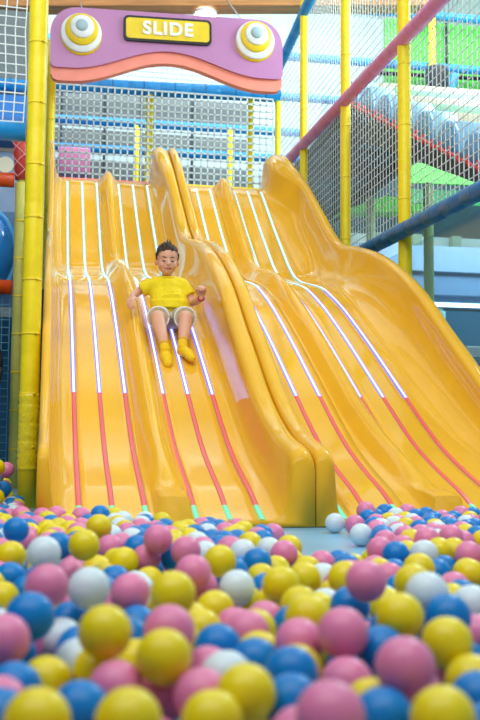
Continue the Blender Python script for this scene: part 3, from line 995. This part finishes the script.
hand(bm, WRL, V(-.25, -.75, -.55), V(.35, .1, -.8), V(1, -.2, .3), .45)
hand(bm, WRR, V(.12, -.35, .9), V(-.35, -.8, -.2), V(-1, -.2, .1), 1.15)
person = remeshed('person', bm, [M_SKIN, M_DARKBROWN, M_LIP], 0.0042, None, 4)
inv = hr.inverted()
for p in person.data.polygons:   # brows, lashes of the lowered lids and lips are areas of the one skin
    q = inv @ (p.center - HEAD)
    if q.y < -.035:
        if abs(q.x) < .019 and abs(q.z + .051) < .0058:
            p.material_index = 2
tag(person, 'small boy with short dark hair in yellow t-shirt sliding down the second lane', 'person')
from mathutils.bvhtree import BVHTree
bvh = BVHTree.FromPolygons([v.co.copy() for v in person.data.vertices], [list(p.vertices) for p in person.data.polygons])


def on_face(x, z, lift):
    h = bvh.ray_cast(hp(x, -.2, z), hr @ V(0, 1, 0))
    return (h[0] if h[0] else hp(x, -.07, z)) + hr @ V(0, -lift, 0)


for sd in (-1, 1):
    bm = bmesh.new()
    add_tube(bm, [on_face(sd * (.014 + .0055 * i), .0175 + .0045 * math.sin(i / 5 * PI * .8), .0006) for i in range(6)], [.002, .0036, .0038, .0034, .0026, .0014], 7, 'round')
    o = finish('eyebrow', bm, M_HAIR, person); o['label'] = 'dark eyebrow'
    bm = bmesh.new()
    add_tube(bm, [on_face(sd * (.0165 + .0045 * i), -.0015 - .0040 * math.sin(i / 5 * PI), .0004) for i in range(6)], [.0016, .0032, .0042, .0042, .0032, .0016], 7, 'round')
    o = finish('eye_lashes', bm, M_DARKBROWN, person); o['label'] = 'dark lashes of the lowered eye'
# hair: short at the sides, brushed up in front
bm = bmesh.new()
rng = random.Random(11)
add_ellipsoid(bm, hp(0, .020, .034), (.0735, .086, .078), hr)
for s in (-1, 1):
    add_tube(bm, [hp(s * .070, .0, .04), hp(s * .071, -.006, .006)], [.010, .005], 8, 'round')
for i in range(80):
    x = rng.uniform(-.06, .06); y = rng.uniform(-.058, .06)
    z = .030 + .078 * math.sqrt(max(0.05, 1 - (x / .076) ** 2 - ((y - .022) / .088) ** 2))
    ln = (.040 if y < -.015 and -.035 < x < .03 else .012) * (1.15 - abs(x) / .09)
    add_tube(bm, [hp(x, y, z - .012), hp(x * 1.02, y - .003, z + ln * .5), hp(x * .95 - .003, y + .004, z + ln)], [.010, .007, .003], 7, 'round')
b2 = remeshed('hair', bm, M_HAIR, 0.0042, person, 2)
# open the face: drop hair in front of the hairline
bm = bmesh.new(); bm.from_mesh(b2.data)
kill = []
for v in bm.verts:
    q = inv @ (v.co - HEAD)
    hl = .058 - .25 * max(0, abs(q.x) - .045)
    if q.y < -.012 and q.z < hl and not (abs(q.x) > .062 and q.z > -.01):
        kill.append(v)
    elif q.z < -.045:
        kill.append(v)
bmesh.ops.delete(bm, geom=kill, context='VERTS')
bm.to_mesh(b2.data); bm.free()
# t-shirt
bm = bmesh.new()
add_torso(bm, .012, .035)
add_tube(bm, [SHL + V(.02, 0, .004), V(.75, 6.445, 1.396), SHR + V(-.02, 0, .004)], [.046, .058, .046], 16, 'round')
add_tube(bm, [SHL.lerp(NECK, .45), SHL, SHL.lerp(ELL, .75)], [.042, .048, .050], 16, 'flat')
add_tube(bm, [SHR.lerp(NECK, .45), SHR, SHR.lerp(ELR, .62)], [.042, .049, .050], 16, 'flat')
for sx in (-.04, 0, .04):
    add_tube(bm, [PEL + V(sx, -.012, .035), PEL + V(sx, -.008, .09)], [.088 if sx else .100, .088], 20, 'flat')
remeshed('t_shirt', bm, M_SHIRT, 0.006, person, 3)
bm = bmesh.new(); add_tube(bm, [NECK + V(.046 * math.cos(t), .044 * math.sin(t), .012 + .006 * math.sin(t)) for t in np.linspace(0, 2 * PI * .999, 30)], .007, 8); finish('collar', bm, M_SHIRT, person)
# shorts with pale hem
bm = bmesh.new()
add_tube(bm, [PEL + V(-.05, 0, -.025), PEL + V(.05, 0, -.025)], [.075, .075], 18, 'round')
for h, k in ((HIL, KNL), (HIR, KNR)):
    add_tube(bm, [h, h.lerp(k, .45), h.lerp(k, .86)], [.074, .071, .066], 18, 'flat')
remeshed('shorts', bm, M_SHORT, 0.006, person, 2)
for h, k in ((HIL, KNL), (HIR, KNR)):
    bm = bmesh.new(); d, u, v = frame(k - h); c = h.lerp(k, .85)
    add_tube(bm, [c + (u * math.cos(t) + v * math.sin(t)) * .067 for t in np.linspace(0, 2 * PI * .999, 30)], .005, 8)
    o = finish('hem', bm, M_WHITE, person); o['label'] = 'white hem of the shorts'
for k, a, t in ((KNL, ANL, TOL), (KNR, ANR, TOR)):
    bm = bmesh.new(); heel = a + V(0, .016, -.030)
    add_tube(bm, [a + (k - a).normalized() * .022, a, heel.lerp(a, .4)], [.032, .031, .032], 16, 'round')
    add_tube(bm, [heel, a.lerp(t, .5) + V(0, 0, -.004), t], [.033, .033, .025], 16, 'round')
    so = remeshed('sock', bm, M_SOCK, 0.005, person, 3)
    bm = bmesh.new(); d = (k - a).normalized(); add_tube(bm, [a + d * .036, a + d * .05], .031, 16); finish('cuff', bm, mat('sock_cuff', (226, 176, 30), .85), so)
bm = bmesh.new(); d = (WRR - ELR).normalized(); add_tube(bm, [WRR - d * .006, WRR + d * .010], .0235, 16); o = finish('wristband', bm, M_BAND, person)

# ------------------------------------------------------------------ balls of the pit
BALLS = """24 524 10 P;16 530 13 B;6 540 11 W;4 514 8 B;15 514 8 W;24 516 8 P;26 521 9 Y;40 517 9 P;28 522 9 B;47 521 9 Y;56 516 8 P;36 526 9 P;51 525 9 B;71 520 10 Y;81 517 8 P;
100 515 8 B;114 517 8 Y;67 526 11 P;99 527 15 Y;115 523 11 W;11 533 11 P;29 534 11 Y;25 541 11 P;56 537 13 Y;58 546 14 B;84 545 18 Y;44 553 21.5 W;11 556 15 Y;10 578 16 B;47 586 24 P;
89 588 21 W;110 548 13 P;116 562 14 Y;97 570 15 Y;73 570 10 P;130 593 20 P;104 578 14 Y;145 524 10 B;162 522 10 Y;125 531 10 Y;123 521 9 W;140 529 9 P;132 540 10 W;122 546 11 P;137 548 9 B;158 539 17 P;
180 532 10 Y;188 530 9 Y;195 536 9 B;209 528 11 B;201 528 8 P;207 535 11 W;197 544 10 W;224 543 13 B;219 548 11 B;186 551 15 P;203 550 11 P;146 559 13 P;175 558 10 B;170 564 13 P;190 561 11 Y;205 555 10 W;
220 561 16 Y;230 549 9 P;124 562 15 Y;150 571 14 B;149 582 15 Y;173 594 23 Y;193 573 18 P;210 571 14 P;200 587 18 P;233 573 16 B;237 588 18 W;
262 536 10.5 B;273 535 9.5 P;250 545 11 Y;269 550 13 W;289 548 10 Y;243 553 12 W;257 563 15 B;284 554 9 P;291 562 11 Y;243 570 13 B;276 571 14 P;304 579 17 Y;281 585 19 Y;322 564 12 P;335 523 10 W;
355 525 10 P;361 535 10.5 W;339 563 8 B;353 567 13 Y;323 578 10 W;345 578 17 Y;366 581 21 P;366 511 7 P;385 513 7 B;368 519 9 B;376 518 9 B;396 517 8 W;407 513 8 P;389 522 9 Y;394 526 10 W;405 521 9 Y;416 518 8 B;
412 523 9 W;416 526 10 P;426 516 9 B;430 522 9 B;442 519 8 P;448 524 9 P;454 520 9 B;461 515 8 P;473 516 10 B;435 529 9 Y;466 525 9 W;471 524 9 P;420 530 8 B;466 535 9 Y;477 537 11 B;466 530 8 B;
451 537 12.5 P;427 540 13 P;405 537 12 P;398 532 10 P;382 536 11.5 B;374 527 10 B;411 541 8 Y;402 548 11 P;380 550 11 P;439 551 11 Y;424 554 14 W;396 555 10 B;407 554 9 Y;374 560 12 Y;469 555 14 P;454 551 9 Y;
395 561 12 Y;446 561 11 B;459 564 12 B;399 563 11 B;375 569 9 P;419 569 16 Y;444 569 13 B;394 573 14 B;470 575 16 Y;
2 599 13 Y;30 617 25 B;34 634 21 B;53 607 17 P;83 615 19 B;61 640 16 W;78 663 24 W;105 632 27 Y;109 642 22 Y;4 640 26 P;14 690 26 B;46 683 23 Y;37 722 34 Y;80 711 14 B;116 689 28 P;137 626 19 B;169 631 26 P;
190 622 15 Y;215 610 20 Y;235 628 20 P;218 648 24 B;164 657 28 Y;207 672 17 P;165 695 27 P;128 722 34 Y;202 697 17 P;246 694 30 Y;212 722 24 Y;275 597 17 P;245 602 14 Y;265 621 20 P;247 633 23 P;300 606 20 Y;308 618 24 Y;
334 596 13 Y;350 606 20 B;343 633 25 P;299 643 24 P;312 655 21 Y;291 674 28 B;259 655 12 Y;255 663 14 B;292 703 20 B;347 684 25 P;330 716 35 P;381 651 25 B;413 583 19 Y;427 594 22 W;400 590 12 B;454 588 14 P;
382 602 15 W;472 605 20 W;400 617 24 Y;448 617 23 B;396 632 24 B;447 643 26 Y;476 636 14 P;405 667 30 P;411 690 29 P;462 663 24 B;472 682 22 Y;372 708 14 Y;443 719 33 Y;479 700 15 B;383 719 12 B;450 678 18 P;300 590 13 P;
8 480 9 P;4 470 9 B;14 494 9 Y;11 501 8 W;7 507 9 P;2 491 10 B"""
BR = 0.04
HALF = 1000.0


def pix_ray(x, y):
    return F_ + R_ * ((x - 240) / HALF) - U_ * ((y - 360) / HALF)


def to_pix(p):
    d = p - CAM
    z = d.dot(F_)
    return 240 + HALF * d.dot(R_) / z, 360 - HALF * d.dot(U_) / z, z


PIT_EDGE, PIT_Z = 3.09, -0.09


def blocked(p):
    """slide foot, front post."""
    if p.y > 4.19 - BR - .004 and -0.04 - BR < p.x < 2.47 + BR:
        return True
    if (p.x + .098) ** 2 + (p.y - 5.6) ** 2 < (.058 + BR) ** 2:
        return True
    return False


def ground(y):
    if y < PIT_EDGE - BR:
        return PIT_Z + BR
    if y > PIT_EDGE:
        return BR
    d = PIT_EDGE - y                           # leaning on the mat's edge
    return math.sqrt(max(0, BR * BR - d * d))


grid = {}
placed = []           # (Vector, colour, listed)


def put(v, c, l):
    placed.append((v, c, l))
    grid.setdefault((int(math.floor(v.x / .08)), int(math.floor(v.y / .08))), []).append(v)


def around(x, y):
    a, b = int(math.floor(x / .08)), int(math.floor(y / .08))
    for i in (-1, 0, 1):
        for j in (-1, 0, 1):
            yield from grid.get((a + i, b + j), ())


def drop(x, y):
    z = ground(y)
    for o in around(x, y):
        h2 = (o.x - x) ** 2 + (o.y - y) ** 2
        if h2 < (2 * BR) ** 2:
            z = max(z, o.z + math.sqrt((2 * BR + .0004) ** 2 - h2))
    return z


def bare(x, y):
    """the empty patch of landing mat in the middle."""
    if y > 3.72 and .42 < x < .9:
        return True
    return y > 2.86 and 0.70 + max(0, y - 3.5) * .12 < x < 1.08 + (y - 3.1) * .22


def seen_zone(x, y):
    return -0.30 - .05 * y < x - .19 * y + .24 * y + .06 and x < .46 * y + .40


# the balls one sees, each where the photograph has it: depth from height in the frame, level from apparent size
rng = random.Random(21)
items = []
for t in BALLS.replace('\n', '').split(';'):
    x, y, r, c = t.split()
    x, y, r = float(x), float(y), float(r)
    if x < 20 and y < 510:
        continue
    d = pix_ray(x, y)
    z_est = CAM_H + d.z * HALF * BR / r
    z = min(0.095, max(-0.005, z_est)) if r / (y - 444) > .105 else 0.0
    p = CAM + d * ((z - CAM_H) / d.z)
    if p.y > PIT_EDGE:
        z = max(BR, min(z, .105)) if z > .075 else BR
        p = CAM + d * ((z - CAM_H) / d.z)
    items.append((p, d.normalized(), c, r))
P = np.array([tuple(i[0]) for i in items])
Dn = np.array([tuple(i[1]) for i in items])
O = np.array(tuple(CAM))
for it in range(500):
    D = P[:, None] - P[None]
    dist = np.sqrt((D ** 2).sum(-1)) + np.eye(len(P)) * 9
    ov = np.clip(2 * BR + .0008 - dist, 0, None)
    P = P + (D / np.maximum(dist, 1e-6)[..., None] * (ov * 0.42)[..., None]).sum(1)
    if it < 440:
        foot = O + Dn * ((P - O) * Dn).sum(1)[:, None]
        P = P + (foot - P) * 0.3
    for i in range(len(P)):
        P[i, 2] = max(P[i, 2], ground(P[i, 1]))
        if P[i, 1] > 4.19 - BR - .004 and -.09 < P[i, 0] < 2.52:
            P[i, 1] = 4.19 - BR - .004
lost = 0
for q, i in zip(P, items):
    v = V(*[float(k) for k in q])
    if all((v - o).length > 2 * BR - .003 for o in around(v.x, v.y)) and not blocked(v) and v.y < 6.3:
        put(v, i[2], True)
    else:
        lost += 1
print('LISTED', len(items), 'lost', lost)


def free(v):
    return all((v - o).length > 2 * BR + .0002 for o in around(v.x, v.y)) and not blocked(v)


# bottom layer of the sunken pit, the mat's open stretches, then what still fits between
for n_try, level in ((40000, 0), (40000, 1), (40000, 2)):
    for _ in range(n_try):
        y = rng.uniform(0.85, 5.4); x = rng.uniform(-1.0, 2.7)
        if not seen_zone(x, y) or bare(x, y) or (y > 4.12 and -.12 < x < 2.52):
            continue
        if level == 0:
            z = ground(y)
        else:
            base = ground(y)
            z = base
            for o in around(x, y):
                h2 = (o.x - x) ** 2 + (o.y - y) ** 2
                if h2 < (2 * BR) ** 2 and o.z < base + .03:
                    z = max(z, o.z + math.sqrt((2 * BR + .0004) ** 2 - h2))
            if z > (0.012 if y < PIT_EDGE - BR else BR + .001):
                continue
        v = V(x, y, z)
        if free(v):
            put(v, rng.choice('PPYYBBW'), False)
# heap in the dark corner left of the front post
rng = random.Random(4)
for k in range(60):
    y = rng.uniform(4.45, 6.2); x = -.195 - abs(rng.gauss(0, .14))
    v = V(x, y, drop(x, y))
    if v.z < .27 and not blocked(v):
        put(v, rng.choice('PBYPBWY'), True)
# a few more balls at the right, in front of the outer slide's end
CN = {'P': ('pink', M_PINK), 'B': ('blue', 0), 'Y': ('yellow', 0), 'W': ('white', 0)}
BM = {'P': mat('ball_pink', (226, 128, 172), .36, 0, 5, .05, sss=.05), 'B': mat('ball_blue', (0, 124, 202), .34, 0, 5, .05, spec=.35), 'Y': mat('ball_yellow', (232, 212, 0), .36, 0, 5, .05, sss=.05), 'W': mat('ball_white', (212, 230, 238), .36, 0, 5, .03, sss=.05)}
BMESH = {}
for k, m in BM.items():
    bm = bmesh.new()
    q = bmesh.ops.create_uvsphere(bm, u_segments=36, v_segments=24, radius=BR)
    for v in bm.verts:                          # moulding seam round the equator
        if abs(v.co.z) < .002:
            v.co *= 1.006
    me = bpy.data.meshes.new('pit_ball')
    bm.to_mesh(me); bm.free()
    me.materials.append(m)
    me.polygons.foreach_set('use_smooth', [True] * len(me.polygons))
    BMESH[k] = me
# what the photograph's camera sees of each ball
zb = np.full((720, 480), 1e9); ib = np.full((720, 480), -1, int)
info = []
for n, (v, c, l) in enumerate(placed):
    x, y, z = to_pix(v)
    r = HALF * BR / z
    info.append((x, y, r, z))
    x0, x1, y0, y1 = int(max(0, x - r)), int(min(479, x + r)), int(max(0, y - r)), int(min(719, y + r))
    if z < .3 or x1 < x0 or y1 < y0:
        continue
    yy, xx = np.mgrid[y0:y1 + 1, x0:x1 + 1]
    rr = ((xx - x) ** 2 + (yy - y) ** 2) / r ** 2
    dz = z - BR * np.sqrt(np.clip(1 - rr, 0, 1))
    ok = (rr < 1) & (dz < zb[y0:y1 + 1, x0:x1 + 1])
    zb[y0:y1 + 1, x0:x1 + 1][ok] = dz[ok]; ib[y0:y1 + 1, x0:x1 + 1][ok] = n
vis = np.bincount(ib[ib >= 0].ravel(), minlength=len(placed))
order = sorted(range(len(placed)), key=lambda n: -vis[n])
single = [n for n in order[:300] if vis[n] > 14]
rest = [n for n in range(len(placed)) if n not in set(single)]
used = set()
rng = random.Random(9)
for n in single:
    v, c, l = placed[n]
    x, y, r, z = info[n]
    o = bpy.data.objects.new('pit_ball', BMESH[c]); COL.objects.link(o)
    o.location = v
    o.rotation_euler = (rng.uniform(0, 6), rng.uniform(0, 6), rng.uniform(0, 6))
    name = CN[c][0]
    best = min((m for m in single if m != n), key=lambda m: math.hypot(info[m][0] - x, info[m][1] - y) - .5 * vis[m] ** .5)
    cb = CN[placed[best][1]][0]
    side = 'beside' if abs(info[best][1] - y) < r * .7 else ('in front of' if info[best][1] < y else 'behind')
    ys_, xs_ = np.nonzero(ib == n)
    px, py = round(float(xs_.mean()) / 4.8), round(float(ys_.mean()) / 7.2)
    lab = f'{name} pit ball {side} a {cb} one, {px} percent across and {py} percent down'
    if lab in used:
        lab = f'{name} pit ball just {side} a {cb} one, {px} percent across and {py} percent down'
    used.add(lab)
    tag(o, lab, 'ball', 'loose plastic balls of the ball pit')
tb = bmesh.new()
bmesh.ops.create_uvsphere(tb, u_segments=20, v_segments=12, radius=BR)
tv = [w.co.copy() for w in tb.verts]
tb.verts.index_update()
tf = [[w.index for w in f.verts] for f in tb.faces]
tb.free()
bm = bmesh.new()
for n in rest:
    v, c, l = placed[n]
    ws = [bm.verts.new(v + w) for w in tv]
    for f in tf:
        bm.faces.new([ws[k] for k in f]).material_index = 'PBYW'.index(c)
o = finish('pit_ball_filling', bm, [BM[k] for k in 'PBYW'])
tag(o, 'remaining plastic balls filling the pit underneath and between the others', 'balls', None, 'stuff')
print('BALLS single', len(single), 'rest', len(rest), 'up', len([1 for q in placed if q[0].z > .05]))
